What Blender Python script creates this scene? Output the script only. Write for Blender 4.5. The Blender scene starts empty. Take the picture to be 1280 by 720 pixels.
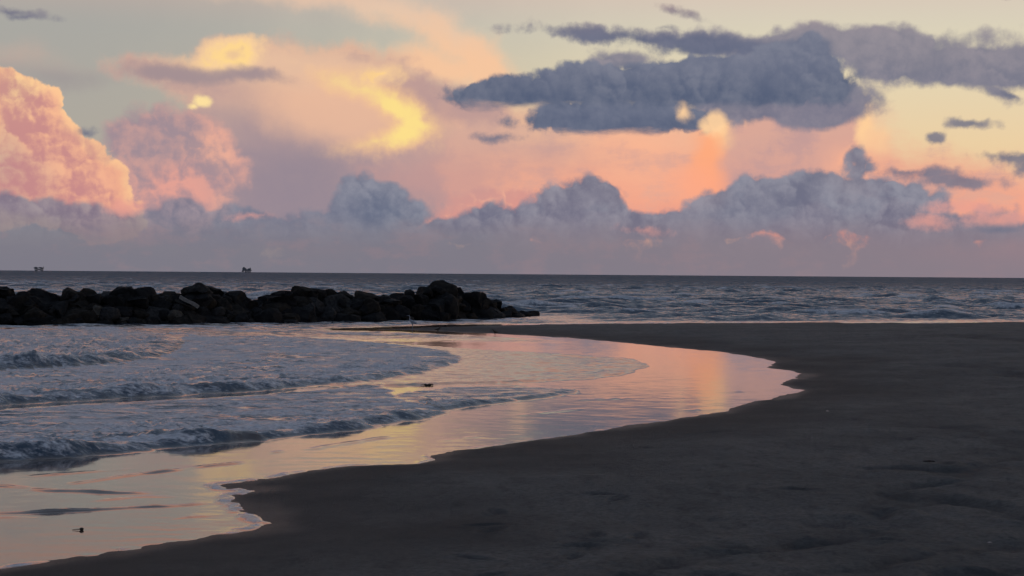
import bpy, bmesh, math, random
import numpy as np
from mathutils import Vector, Matrix, Euler

# ------------------------------------------------------------------ camera
sc = bpy.context.scene
col = sc.collection
FPX = 2200.0            # focal length in photograph pixels (1280 wide)
CAMH = 1.9              # eye height above the water
HOR = 342.6             # horizon row at the middle column
SLOPE = 0.0074          # the horizon drops to the right by this much
cam_d = bpy.data.cameras.new('camera')
cam = bpy.data.objects.new('camera', cam_d); col.objects.link(cam)
cam_d.sensor_width = 36.0
cam_d.lens = 36.0 * FPX / 1280.0
cam_d.clip_start = 0.1
cam_d.clip_end = 100000.0
cam.location = (0, 0, CAMH)
PITCH = -math.atan((360.0 - HOR) / FPX)
ROLL = math.atan(SLOPE)
cam.rotation_mode = 'QUATERNION'
cam.rotation_quaternion = (Matrix.Rotation(math.pi / 2 + PITCH, 3, 'X') @ Matrix.Rotation(ROLL, 3, 'Z')).to_quaternion()
sc.camera = cam

def lin(r, g, b):
    def f(c):
        c /= 255.0
        return c / 12.92 if c <= 0.04045 else ((c + 0.055) / 1.055) ** 2.4
    return (f(r), f(g), f(b))

# ------------------------------------------------------------------ exposure
sc.view_settings.view_transform = 'Standard'
sc.view_settings.look = 'None'
sc.view_settings.exposure = 0.0
sc.view_settings.gamma = 1.0
sc.view_settings.use_curve_mapping = False
sc.cycles.max_bounces = 6
sc.cycles.caustics_reflective = False
sc.cycles.caustics_refractive = False
sc.cycles.use_denoising = True
sc.cycles.use_adaptive_sampling = True
sc.cycles.adaptive_threshold = 0.02
sc.cycles.adaptive_min_samples = 8

# ------------------------------------------------------------------ sky
SUN_AZ = math.radians(62)      # to the right of the view, low over the water
SUN_EL = math.radians(3.0)
world = bpy.data.worlds.new('World'); sc.world = world
world.use_nodes = True
WT = world.node_tree
WT.nodes.clear()

class S:
    """a socket (or number) of the sky's node tree with arithmetic"""
    def __init__(s, o): s.o = o
    def __add__(a, b): return mth('ADD', a, b)
    __radd__ = __add__
    def __sub__(a, b): return mth('SUBTRACT', a, b)
    def __rsub__(a, b): return mth('SUBTRACT', b, a)
    def __mul__(a, b): return mth('MULTIPLY', a, b)
    __rmul__ = __mul__
    def __truediv__(a, b): return mth('DIVIDE', a, b)
def put(sock, v):
    if isinstance(v, S): WT.links.new(v.o, sock)
    else: sock.default_value = v
def mth(op, *a, clamp=False):
    n = WT.nodes.new('ShaderNodeMath'); n.operation = op; n.use_clamp = clamp
    for i, v in enumerate(a): put(n.inputs[i], v)
    return S(n.outputs[0])
def vmth(op, *a, out=0):
    n = WT.nodes.new('ShaderNodeVectorMath'); n.operation = op
    for i, v in enumerate(a): put(n.inputs['Scale'] if (op == 'SCALE' and i == 1) else n.inputs[i], v)
    return S(n.outputs[out])
def smooth(x, a, b):
    n = WT.nodes.new('ShaderNodeMapRange'); n.interpolation_type = 'SMOOTHSTEP'
    for i, v in enumerate((x, a, b, 0.0, 1.0)): put(n.inputs[i], v)
    return S(n.outputs[0])
def xyz(x, y, z=0.0):
    n = WT.nodes.new('ShaderNodeCombineXYZ')
    for i, v in enumerate((x, y, z)): put(n.inputs[i], v)
    return S(n.outputs[0])
def mixc(f, a, b):
    n = WT.nodes.new('ShaderNodeMix'); n.data_type = 'RGBA'
    put(n.inputs[0], f)
    for i, v in ((6, a), (7, b)): put(n.inputs[i], v if isinstance(v, S) else (*v, 1.0))
    return S(n.outputs[2])
def noise(p, scale, detail=4.0, rough=0.55, dim='2D', out=0, dist=0.0):
    n = WT.nodes.new('ShaderNodeTexNoise'); n.noise_dimensions = dim
    put(n.inputs['Vector'], p); n.inputs['Scale'].default_value = scale
    n.inputs['Detail'].default_value = detail; n.inputs['Roughness'].default_value = rough
    n.inputs['Distortion'].default_value = dist
    return S(n.outputs[out])
def voro(p, scale, detail=2.0, rough=0.5, feature='F1'):
    n = WT.nodes.new('ShaderNodeTexVoronoi'); n.voronoi_dimensions = '2D'; n.feature = feature
    n.normalize = True
    put(n.inputs['Vector'], p); n.inputs['Scale'].default_value = scale
    n.inputs['Detail'].default_value = detail; n.inputs['Roughness'].default_value = rough
    return S(n.outputs['Distance'])
def ramp(x, stops):
    n = WT.nodes.new('ShaderNodeValToRGB'); put(n.inputs[0], x)
    e = n.color_ramp.elements
    while len(e) < len(stops): e.new(0.5)
    for i, (p, c) in enumerate(stops): e[i].position = p; e[i].color = (*lin(*c), 1.0)
    return S(n.outputs[0])
tc = WT.nodes.new('ShaderNodeTexCoord')
DIR = S(tc.outputs['Generated'])
sp = WT.nodes.new('ShaderNodeSeparateXYZ'); put(sp.inputs[0], DIR)
dx, dy, dz = (S(sp.outputs[i]) for i in range(3))
# azimuth and elevation in units of 1/2200 rad, so that one unit is about one photograph pixel
AX = mth('ARCTAN2', dx, dy) * FPX + 640.0
EL = mth('ARCSINE', dz) * FPX
AY = 342.6 - EL
P = xyz(AX, AY)

SHARED = 'P PW PV PS AX AY EL B0 RELIEF LAM F1 F2 F3 DIR dy CLEAR'.split()
def grouped(fn, *ins):
    """run fn inside a node group of its own; ins are sockets handed in"""
    global WT
    outer = WT
    g = bpy.data.node_groups.new('sky_piece', 'ShaderNodeTree')
    gi = g.nodes.new('NodeGroupInput'); go = g.nodes.new('NodeGroupOutput')
    kinds = {'VALUE': 'NodeSocketFloat', 'VECTOR': 'NodeSocketVector', 'RGBA': 'NodeSocketColor'}
    for i, v in enumerate(ins): g.interface.new_socket('in%d' % i, in_out='INPUT', socket_type=kinds[v.o.type])
    WT = g
    try: res = fn(*[S(gi.outputs[i]) for i in range(len(ins))])
    finally: WT = outer
    if res is None:
        bpy.data.node_groups.remove(g); return None
    g.interface.new_socket('out', in_out='OUTPUT', socket_type=kinds[res.o.type])
    g.links.new(res.o, go.inputs[0])
    n = WT.nodes.new('ShaderNodeGroup'); n.node_tree = g
    for i, v in enumerate(ins): WT.links.new(v.o, n.inputs[i])
    return S(n.outputs[0])
LO, HI = -1e9, 1e9           # the stretch of sky being put together
def near(x, r, pad=70.0): return x + r + pad > LO and x - r - pad < HI
NOWHERE = -400.0
def area(c, spots, P):
    spots = [s for s in spots if near(s[0], max(s[2], s[3]))]
    return grouped(lambda q: union(c, spots, q), P) if spots else None
def union(c, spots, P):
    """union of soft ellipses (x, y, rx, ry[, tilt in degrees]), in units: >0 inside"""
    out = None
    for s in spots:
        x, y, rx, ry = s[:4]
        y = y - SLOPE * (x - 640)
        if len(s) > 4:
            q = vmth('SUBTRACT', P, (x, y, 0))
            n = WT.nodes.new('ShaderNodeVectorRotate'); n.rotation_type = 'Z_AXIS'
            put(n.inputs['Vector'], q); n.inputs['Angle'].default_value = -math.radians(s[4])
            q = vmth('MULTIPLY', S(n.outputs[0]), (1 / rx, 1 / ry, 0))
        else:
            q = vmth('MULTIPLY_ADD', P, (1 / rx, 1 / ry, 0), (-x / rx, -y / ry, 0))
        m = float(min(rx, ry))
        e = mth('MULTIPLY_ADD', vmth('LENGTH', q, out=1), -m, m)
        if out is None: out = e
        elif c <= 0: out = mth('MAXIMUM', out, e)
        else: out = mth('SMOOTH_MAX', out, e, float(c))
    return out
def glow(x, y, rx, ry, P, tilt=None):
    a = union(0, [(x, y, rx, ry) + ((tilt,) if tilt is not None else ())], P)
    return mth('MAXIMUM', a * (1.0 / min(rx, ry)), 0.0)

# shared disturbance: a slow drift and a fine curl
n1 = vmth('SUBTRACT', noise(P, 1 / 85.0, 3.0, 0.55, out=1), (0.5, 0.5, 0.5))
n2 = vmth('SUBTRACT', noise(P, 1 / 22.0, 4.0, 0.6, out=1), (0.5, 0.5, 0.5))
PW = vmth('MULTIPLY_ADD', n1, (34.0, 24.0, 0), P)
PW = vmth('MULTIPLY_ADD', n2, (10.0, 8.0, 0), PW)
PV = vmth('MULTIPLY_ADD', n2, (12.0, 9.0, 0), vmth('MULTIPLY_ADD', n1, (12.0, 8.0, 0), P))
PS = vmth('MULTIPLY_ADD', n1, (70.0, 16.0, 0), P)      # for streaky, wind drawn edges

def billow(p):
    """heaped cumulus relief: rounded domes of three sizes with sharp creases between them"""
    a = voro(p, 1 / 56.0, 0.0); b = voro(p, 1 / 25.0, 0.0); c = voro(p, 1 / 11.0, 0.0)
    h = mth('MULTIPLY_ADD', a * a, -1.7, 1.0)
    h = mth('MULTIPLY_ADD', b * b, -1.15, h)
    return mth('MULTIPLY_ADD', c * c, -0.38, h) - 0.32
n3 = vmth('SUBTRACT', noise(P, 1 / 34.0, 3.0, 0.55, out=1), (0.5, 0.5, 0.5))
PB = vmth('MULTIPLY_ADD', n3, (30.0, 26.0, 0), P)
B0 = billow(PB)
B1 = billow(vmth('ADD', PB, (4.2, -4.8, 0)))           # towards the light: up and to the right
RELIEF = mth('MULTIPLY', B0 - B1, 2.0)                 # >0 faces the light
F1 = noise(P, 1 / 70.0, 6.0, 0.6) - 0.5
F2 = noise(vmth('MULTIPLY', P, (0.35, 1.0, 0)), 1 / 24.0, 6.0, 0.62) - 0.5   # streaks along the horizon
F3 = noise(P, 1 / 26.0, 5.0, 0.62) - 0.5

patchy = smooth(noise(vmth('ADD', P, (900.0, 300.0, 0)), 1 / 60.0, 3.0, 0.5), 0.38, 0.68)
LAM = smooth(mth('MULTIPLY_ADD', F1, 1.3, mth('MULTIPLY_ADD', F3, 1.2, RELIEF * mth('MULTIPLY_ADD', patchy, 0.55, 0.2))), -0.62, 0.68)   # how much a heap catches the light

# ---- clear air
nis = WT.nodes.new('ShaderNodeTexSky'); nis.sky_type = 'NISHITA'; nis.sun_disc = False
nis.sun_elevation = SUN_EL; nis.sun_rotation = SUN_AZ
nis.air_density = 1.0; nis.dust_density = 2.0; nis.ozone_density = 1.0
NIS = vmth('SCALE', S(nis.outputs[0]), 0.1)
e01 = EL * (1 / 3456.0)       # 0 horizon, 1 zenith
left = ramp(e01, [(0, (178, 160, 152)), (0.05, (178, 172, 162)), (0.1, (172, 172, 168)), (0.22, (146, 154, 168)), (0.5, (118, 131, 152)), (1, (104, 117, 140))])
right = ramp(e01, [(0, (226, 172, 150)), (0.045, (242, 212, 168)), (0.075, (232, 218, 186)), (0.1, (214, 210, 196)), (0.22, (158, 164, 174)), (0.5, (118, 131, 152)), (1, (104, 117, 140))])
clear = mixc(smooth(AX + F1 * 120.0, 80.0, 1000.0), left, right)
behind = smooth(dy, 0.75, -0.4)
clear = mixc(mth('MULTIPLY', behind, 0.75), clear, ramp(e01, [(0, (112, 112, 134)), (0.1, (116, 124, 148)), (0.3, (104, 120, 148)), (1, (96, 116, 146))]))
SKY = mixc(0.08, clear, NIS)


def over(m, c, k=1.0):
    """lay a cloud over the sky so far"""
    global SKY
    if m is not None: SKY = mixc(m * k if (isinstance(k, S) or k != 1.0) else m, SKY, c)
def cover(f, a, b):
    return None if f is None else smooth(f, a, b)
def rough(f, kB, k1, k3, k2=0.0):
    """break a smooth outline up with heaps (kB), drift (k1), tatters (k3) and streaks (k2)"""
    if f is None: return None
    for k, n in ((kB, B0), (k1, F1), (k3, F3), (k2, F2)):
        if k: f = mth('MULTIPLY_ADD', n, k, f)
    return f
def tint(c, spots, k0, ks, P_, a=0.0, b=0.85, rel=0.0):
    spots = [s for s in spots if near(s[0], max(s[2], s[3]))]
    return grouped(lambda c, p, r: tint_in(c, spots, k0, ks, p, a, b, rel, r), c, P_, RELIEF) if spots else c
def tint_in(c, spots, k0, ks, P_, a, b, rel, RELIEF):
    for x, y, rx, ry, t, k, cc in spots:
        g = glow(x, y, rx * ks, ry * ks, P_, t)
        if rel: g = mth('MULTIPLY_ADD', RELIEF, rel, g)
        c = mixc(smooth(g, a, b) * (k * k0), c, lin(*cc))
    return c

def cirrus():
    f = rough(area(14, [(400, 2, 110, 12, 4), (495, 20, 90, 17, 14), (570, 52, 80, 26, 30), (605, 84, 56, 30, 40), (540, 84, 90, 22, 4)], PS), 0, 20.0, 12.0)
    over(cover(f, -12.0, 16.0), mixc(smooth(AY + F1 * 60.0, 5.0, 85.0), lin(230, 200, 174), lin(249, 198, 158)), 0.9)
    f = rough(area(10, [(20, 88, 70, 20), (70, 102, 60, 16)], PW), 0, 24.0, 8.0)
    over(cover(f, -12.0, 18.0), mixc(smooth(AY, 80.0, 112.0), lin(200, 170, 156), lin(152, 142, 146)), 0.5)

def veil():
    f = rough(area(40, [(560, 200, 210, 90), (760, 225, 260, 95), (985, 215, 150, 105), (1130, 262, 190, 70), (1260, 290, 140, 60), (420, 240, 160, 80)], PW), 0, 40.0, 0, 26.0)
    if f is None: return
    c = mixc(smooth(AY + F2 * 50.0, 130.0, 285.0), lin(240, 186, 154), lin(230, 150, 134))
    c = mixc(smooth(F1 + F2 * 0.8, -0.04, 0.22) * 0.7, c, lin(196, 158, 154))
    over(smooth(f, -14.0, 30.0), c, 0.96)
    f = rough(area(12, [(970, 205, 74, 66), (1010, 165, 70, 40), (925, 240, 60, 50)], PW), 8.0, 20.0, 4.0)
    over(cover(f, -4.0, 9.0), mixc(smooth(F1, -0.1, 0.2), lin(206, 160, 152), lin(190, 152, 152)), 0.68)
    global SKY
    hot, warm = (255, 208, 156), (255, 182, 146)
    SKY = tint(SKY, [(896, 158, 20, 26, None, 1.0, (255, 206, 150)), (882, 200, 20, 64, None, .95, (255, 170, 124)), (872, 235, 36, 30, None, .8, (255, 168, 132)), (1076, 162, 11, 30, None, 1.0, hot), (1090, 180, 16, 20, None, .6, hot), (1052, 215, 30, 30, None, 0.75, warm), (852, 142, 11, 10, None, 0.8, hot),
                     (660, 160, 90, 26, None, 0.5, hot), (590, 238, 90, 30, None, 0.65, warm), (650, 215, 70, 26, None, 0.4, warm), (1230, 262, 90, 40, None, 0.45, warm), (800, 228, 70, 56, None, 0.5, warm), (780, 180, 80, 20, None, .4, warm)], 0.95, 1.5, PW, 0.0, 0.9)
    f = rough(area(8, [(640, 255, 26, 14), (615, 262, 30, 16), (600, 245, 18, 12), (570, 262, 30, 20)], PW), 10.0, 10.0, 4.0)
    over(cover(f, -4.0, 6.0), mixc(smooth(RELIEF + F3 * 0.6, -0.1, 0.7), lin(214, 150, 142), lin(250, 180, 150)), 0.85)

def anvil():
    f = rough(area(22, [(330, 110, 110, 52), (420, 120, 120, 60), (470, 165, 90, 60), (240, 92, 78, 13, 3), (350, 200, 120, 90), (300, 255, 160, 60), (440, 250, 110, 60), (285, 75, 46, 24)], PW), 7.0, 34.0, 10.0)
    if f is None: return
    c = mixc(smooth(AY + F1 * 70.0, 80.0, 215.0), lin(232, 188, 158), lin(172, 148, 152))
    c = mixc(smooth(AY + F1 * 40.0, 210.0, 290.0), c, lin(148, 136, 148))
    c = mixc(smooth(F1 + F2 * 0.6, 0.0, 0.25) * 0.5, c, lin(178, 150, 150))
    c = mixc(LAM * 0.35, mixc(0.3, c, lin(158, 138, 146)), mixc(0.25, c, lin(248, 200, 166)))
    c = tint(c, [(380, 92, 120, 34, 5, 0.5, (240, 200, 166)), (430, 140, 90, 40, 10, .35, (236, 188, 162)), (370, 225, 100, 60, 0, .75, (146, 134, 147)), (320, 165, 80, 26, 10, .6, (168, 146, 150)), (300, 120, 60, 16, 8, .4, (196, 160, 152))], 1.0, 1.4, PW)
    c = mixc((cover(rough(area(8, [(225, 94, 62, 12, 4), (300, 99, 60, 9, 3)], PW), 0, 0, 10.0), -6.0, 8.0) or 0.0) * 0.8, c, lin(160, 142, 146)) if near(260, 100) else c
    over(smooth(f, -7.0, 12.0), c)
    f = rough(area(20, [(590, 175, 110, 34, 0), (560, 215, 90, 40), (660, 195, 80, 22)], PW), 0, 40.0, 14.0, 20.0)
    over(cover(f, -24.0, 26.0), mixc(smooth(AY + F1 * 60.0, 150.0, 240.0), lin(206, 166, 154), lin(196, 152, 148)), 0.75)
    f = rough(area(10, [(540, 126, 62, 24, 14), (520, 108, 50, 12, 8), (600, 140, 50, 14, 8)], PW), 0, 18.0, 14.0)
    over(cover(f, -10.0, 12.0), lin(186, 152, 149), 0.8)
    f = rough(area(16, [(440, 150, 80, 40, 12), (400, 135, 70, 40)], PW), 0, 26.0, 8.0)
    over(cover(f, -20.0, 26.0), lin(234, 186, 156), 0.75)
    f = rough(area(12, [(448, 112, 40, 10, 16), (488, 134, 46, 15, 30), (520, 155, 26, 15, 38), (504, 171, 34, 13, -22), (470, 178, 26, 6, -12)], PV), 6.0, 16.0, 12.0)
    if f is not None: over(cover(f, -12.0, 12.0), mixc(smooth(f, -4.0, 13.0), lin(252, 202, 146), lin(255, 226, 140)), mth('MULTIPLY_ADD', smooth(AX, 420.0, 500.0), 0.35, 0.58))
    lobe([(286, 74, 40, 18), (300, 66, 22, 14), (262, 82, 32, 9, 4)], (248, 208, 158), (255, 216, 146), 14.0, 190.0, 275.0)
    lobe([(468, 98, 34, 11, -6)], (248, 206, 154), (255, 212, 144), 9.0, 410.0, 480.0)
    f = rough(area(8, [(232, 94, 58, 10, 4), (300, 98, 60, 8, 3)], PW), 0, 8.0, 10.0)
    over(cover(f, -5.0, 8.0), lin(164, 144, 147), 0.85)

def lobe(spots, edge, inner, depth, x0, x1):
    """a rounded edge of cloud that the low sun has caught: brightest at the rim, fading inwards"""
    f = rough(area(10, spots, PW), 7.0, 18.0, 10.0)
    if f is None: return
    over(smooth(f, -6.0, 9.0) * smooth(AX + F1 * 40.0, x0, x1), mixc(smooth(f + F3 * 8.0, 5.0, depth), lin(*edge), lin(*inner)), mth('MULTIPLY_ADD', smooth(f, depth, depth * 1.6), -0.5, 0.97))

def cumulus(spots, top, low, lit, y0, y1, spots2, rel, cool, x0=-300.0, soft=(-1.5, 3.5)):
    f = rough(area(9, spots, PW), 20.0, 16.0, 6.0)
    if f is None: return
    c = mixc(smooth(AY + F1 * 50.0, y0, y1), lin(*top), lin(*low))
    c = tint(c, spots2, 1.0, 1.0, PW, 0.0, 0.8, 0.14)
    lam = smooth(mth('MULTIPLY_ADD', F1, 1.5, mth('MULTIPLY_ADD', F3, 1.3, RELIEF * 0.75)), -0.5, 0.5)
    c = mixc(lam * rel, mixc(0.95 * rel, c, lin(*cool)), mixc(0.4, c, lin(*lit)))
    c = mixc(smooth(f + F1 * 14.0, 20.0, 2.0) * smooth(AX, x0, x0 + 70.0) * mth('MULTIPLY_ADD', LAM, 0.6, 0.25), c, lin(*lit))
    over(smooth(f, *soft), c)

def pink_towers():
    cumulus([(215, 185, 58, 40), (250, 215, 52, 44), (178, 178, 30, 24), (205, 240, 70, 50)], (174, 150, 152), (204, 152, 148), (240, 174, 152), 150.0, 290.0,
        [(272, 190, 44, 34, None, .9, (250, 184, 154)), (225, 240, 60, 44, None, .8, (238, 160, 146)), (185, 178, 60, 44, None, .85, (158, 142, 151))], 0.85, (160, 140, 149), 215.0, (-9.0, 11.0))
    f = rough(area(0, [(256, 131, 13, 8), (245, 137, 8, 4)], P), 0, 0, 8.0)
    over(cover(f, -2.0, 5.0), lin(255, 226, 160), 0.95)
    cumulus([(12, 130, 34, 32), (45, 165, 46, 50), (25, 215, 60, 70), (85, 225, 60, 60), (70, 180, 28, 34), (120, 255, 46, 44), (137, 222, 20, 22), (-60, 190, 80, 90), (140, 270, 40, 24)],
        (252, 184, 148), (226, 142, 134), (255, 206, 152), 100.0, 280.0,
        [(30, 120, 40, 26, None, 1.0, (255, 230, 160)), (18, 138, 60, 50, None, .55, (255, 208, 158)), (75, 205, 60, 56, None, .5, (248, 178, 152)), (0, 215, 66, 74, None, .95, (170, 142, 150)), (50, 232, 50, 50, None, .5, (186, 144, 150)), (120, 240, 40, 40, None, .5, (244, 166, 150)), (50, 270, 80, 26, None, .5, (184, 142, 150))],
        0.95, (196, 138, 138))

def low_bank():
    far = smooth(mth('ABSOLUTE', AX - 640.0), 680.0, 800.0)
    prof = noise(xyz(AX, 7.0), 1 / 260.0, 3.0, 0.6) * 150.0 - 20.0
    g = mth('MAXIMUM', prof * far + 10.0 - EL, (AY - 290.0 + F1 * 40.0) * 0.3)
    low = area(10, [(60, 292, 130, 34), (20, 274, 36, 24), (110, 284, 40, 22), (200, 292, 70, 26), (235, 270, 22, 18), (310, 290, 60, 24), (290, 272, 22, 16), (400, 294, 90, 24), (450, 246, 19, 22), (478, 262, 36, 28), (500, 276, 40, 24), (440, 272, 34, 24), (560, 287, 60, 20), (620, 280, 40, 22),
                (725, 262, 50, 36), (738, 240, 28, 22), (690, 282, 46, 26), (780, 287, 60, 18), (860, 290, 50, 22), (937, 242, 26, 20), (905, 270, 46, 32), (1000, 264, 60, 40), (1025, 240, 28, 20), (1075, 260, 60, 32), (1110, 270, 60, 34), (1150, 287, 56, 24), (1195, 290, 30, 14), (1058, 200, 9, 15, 20), (1066, 214, 15, 9), (1282, 288, 14, 10)], PW)
    low = g if low is None else mth('MAXIMUM', low, g)
    f = rough(low, 16.0, 12.0, 7.0)
    c = mixc(LAM, lin(98, 108, 131), lin(140, 144, 159))
    hz = mixc(smooth(AX + F1 * 200.0, 300.0, 1200.0), lin(123, 121, 133), lin(136, 125, 135))
    hz = mixc(smooth(F2 + F1, 0.0, 0.3) * 0.35, hz, lin(150, 128, 134))
    c = mixc(smooth(AY + F1 * 30.0, 262.0, 322.0) * 0.9, c, hz)
    c = tint(c, [(1290, 325, 190, 30, None, .5, (182, 138, 140))], 1.0, 1.0, PW)
    over(smooth(f, -2.5, 6.5), c, mth('MULTIPLY_ADD', smooth(AX, 380.0, 480.0), 0.15, 0.78))
    pk = (232, 160, 146)
    gaps = rough(area(0, [(1152, 276, 26, 8), (318, 270, 18, 4), (165, 262, 26, 12), (805, 291, 20, 5), (1240, 274, 50, 8), (1205, 262, 40, 6)], PW), 0, 14.0, 16.0)
    over(cover(gaps, -5.0, 8.0), lin(*pk), 0.75)
    over(smooth(AY + F2 * 30.0 + F1 * 20.0, 262.0, 330.0), hz, 0.85)

def dark(spots, P_, soft, kB, lit, shade, rim, y0, y1, k=1.0, k3=14.0, base=None):
    f = rough(area(8, spots, P_), kB, 16.0, k3)
    if f is None: return
    if base: f = mth('MINIMUM', f, (mth('MULTIPLY_ADD', F2, 20.0, base) - AY) * 0.5)
    c = mixc(smooth(AY + F1 * 30.0 - B0 * 8.0, y0, y1), lin(*lit), lin(*shade))
    c = mixc(LAM * 0.85, mixc(0.35, c, lin(80, 90, 116)), mixc(0.55, c, lin(*rim)))
    over(smooth(f, *soft), c, k)

def shelf():
    dark([(1040, 62, 190, 20), (1180, 92, 150, 24), (860, 52, 130, 9, 3), (1240, 98, 90, 22), (1010, 130, 80, 34), (960, 130, 110, 26), (1130, 85, 80, 26), (770, 78, 40, 12), (1225, 122, 30, 7, 20)], PW, (-4.0, 8.0), 8.0, (144, 139, 150), (120, 122, 142), (158, 148, 156), 40.0, 120.0, 0.96, 10.0)
    dark([(800, 51, 110, 8, 4), (880, 60, 70, 13)], PW, (-5.0, 7.0), 3.0, (108, 112, 134), (98, 106, 130), (122, 124, 142), 40.0, 70.0, 0.95)
    dark([(775, 150, 98, 22), (846, 148, 30, 18), (700, 158, 40, 10), (740, 138, 40, 14)], PW, (-2.5, 5.0), 12.0, (112, 118, 138), (88, 98, 122), (130, 133, 149), 120.0, 165.0, 1.0, 7.0, 168.0)
    dark([(900, 105, 120, 30), (985, 98, 66, 34), (1000, 78, 34, 20), (960, 72, 22, 12), (730, 108, 46, 26), (650, 116, 66, 20), (725, 90, 22, 14), (690, 100, 26, 12), (820, 113, 110, 24), (600, 124, 32, 10), (1035, 112, 30, 20)], PW, (-2.5, 5.5), 14.0, (116, 121, 140), (86, 97, 121), (140, 141, 154), 68.0, 122.0, 1.0, 7.0, 137.0)
    f = rough(area(4, [(893, 156, 13, 12), (849, 142, 7, 9), (880, 160, 9, 7)], PW), 4.0, 4.0, 6.0)
    over(cover(f, -6.0, 7.0), lin(255, 210, 160), 0.9)
    dark([(31, 29, 26, 3.5, 5), (44, 36, 14, 3), (124, 172, 12, 4.5), (1196, 163, 24, 6), (1152, 181, 14, 8), (1250, 3, 60, 7, 4), (838, 17, 24, 4, 20), (1250, 205, 40, 6, 2), (1272, 216, 30, 9), (1190, 232, 34, 7), (1150, 222, 24, 3), (1130, 218, 26, 3.5), (828, 37, 10, 3), (620, 175, 22, 3), (1230, 288, 20, 3.5), (1245, 128, 16, 4, 15)], PW, (-3.0, 5.0), 2.0, (126, 124, 140), (112, 116, 136), (140, 134, 146), 0.0, 20.0, 0.88, 7.0)

# ---- scattered cloud above and beside the view, the same all round
def scattered():
    hi = noise(vmth('MULTIPLY', DIR, (1.0, 1.0, 2.2)), 3.2, 6.0, 0.58, dim='3D')
    over(smooth(hi, 0.5, 0.68) * smooth(EL, 390.0, 700.0), mixc(smooth(dy, -0.2, 0.8), lin(104, 108, 130), lin(158, 144, 150)), 0.7)
    ci = noise(vmth('MULTIPLY', DIR, (2.0, 1.0, 7.0)), 2.4, 5.0, 0.6, dim='3D')
    over(smooth(ci, 0.28, 0.47) * (smooth(EL, 290.0, 470.0) * smooth(EL, 820.0, 480.0)) * smooth(dy, 0.1, 0.85), lin(244, 174, 148), 0.95)

def stretch(lo, hi, clouds):
    """one stretch of the sky as a background shader"""
    global LO, HI
    LO, HI = lo, hi
    def fill(*ins):
        global SKY
        keep = {k: globals()[k] for k in SHARED}
        globals().update(zip(SHARED, ins))
        SKY = CLEAR
        paint(clouds)
        globals().update(keep)
        return SKY
    c = grouped(fill, *[globals()[k] for k in SHARED])
    b = WT.nodes.new('ShaderNodeBackground'); b.inputs['Strength'].default_value = 0.1
    WT.links.new(vmth('SCALE', c, 10.0).o, b.inputs['Color'])
    return b.outputs[0]
def paint(clouds):
    if clouds:
        cirrus(); veil(); anvil(); pink_towers()
    low_bank()
    if clouds: shelf()
    scattered()
def join(f, a, b):
    n = WT.nodes.new('ShaderNodeMixShader'); put(n.inputs[0], f)
    WT.links.new(a, n.inputs[1]); WT.links.new(b, n.inputs[2])
    return n.outputs[0]
CLEAR = SKY
cuts = [300, 600, 900]
ends = [-200] + cuts + [1480]
parts = [stretch(ends[i] - 12, ends[i + 1] + 12, True) for i in range(4)]
acc = parts[0]
for i, x in enumerate(cuts): acc = join(smooth(AX, x - 10.0, x + 10.0), acc, parts[i + 1])
inside = smooth(mth('ABSOLUTE', AX - 640.0), 830.0, 760.0) * smooth(EL, 470.0, 400.0)
LOWER = stretch(1e6, 1e6 + 1, False)
wo = WT.nodes.new('ShaderNodeOutputWorld'); WT.links.new(join(inside, LOWER, acc), wo.inputs['Surface'])
world.cycles.sampling_method = 'MANUAL'
world.cycles.sample_map_resolution = 512

# ------------------------------------------------------------------ the last of the sun
sun_d = bpy.data.lights.new('sun', 'SUN')
sun_d.energy = 0.25; sun_d.angle = math.radians(12); sun_d.color = (1.0, 0.72, 0.5)
sun = bpy.data.objects.new('sun', sun_d); col.objects.link(sun)
sdir = Vector((math.sin(SUN_AZ) * math.cos(SUN_EL), math.cos(SUN_AZ) * math.cos(SUN_EL), math.sin(SUN_EL)))
sun.rotation_euler = sdir.to_track_quat('Z', 'Y').to_euler()
sun.location = (30, 30, 30)

# ------------------------------------------------------------------ helpers for the place
rng = np.random.default_rng(7)
random.seed(7)
RC = np.array(cam.rotation_quaternion.to_matrix())
def ray(px, py):
    v = np.array([px - 640.0, 360.0 - py, -FPX]); v = RC @ v
    return v / np.linalg.norm(v)
def at(px, py, z=0.0):
    """where the line of sight through a photograph pixel meets height z"""
    v = ray(px, py); t = (z - CAMH) / v[2]
    return np.array([v[0] * t, v[1] * t, z])
def at_y(px, py, y):
    """the point on that line of sight at distance y ahead"""
    v = ray(px, py); t = y / v[1]
    return np.array([v[0] * t, y, CAMH + v[2] * t])
def sstep(x, a, b):
    t = np.clip((x - a) / (b - a), 0, 1); return t * t * (3 - 2 * t)
PERM = rng.permutation(4096)
GRAD = rng.uniform(0, 2 * math.pi, 4096)
def perlin(x, y):
    xi = np.floor(x).astype(np.int64); yi = np.floor(y).astype(np.int64)
    xf = x - xi; yf = y - yi
    u = xf ** 3 * (xf * (xf * 6 - 15) + 10); v = yf ** 3 * (yf * (yf * 6 - 15) + 10)
    def g(i, j):
        h = GRAD[PERM[(PERM[(xi + i) & 4095] + yi + j) & 4095]]
        return np.cos(h) * (xf - i) + np.sin(h) * (yf - j)
    a = g(0, 0) * (1 - u) + g(1, 0) * u
    b = g(0, 1) * (1 - u) + g(1, 1) * u
    return (a * (1 - v) + b * v) * 1.5
def fbm(x, y, n=4, gain=0.5):
    s = 0; a = 1.0
    for k in range(n):
        s = s + a * perlin(x * 2 ** k + 17.3 * k, y * 2 ** k - 9.1 * k); a *= gain
    return s
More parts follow.
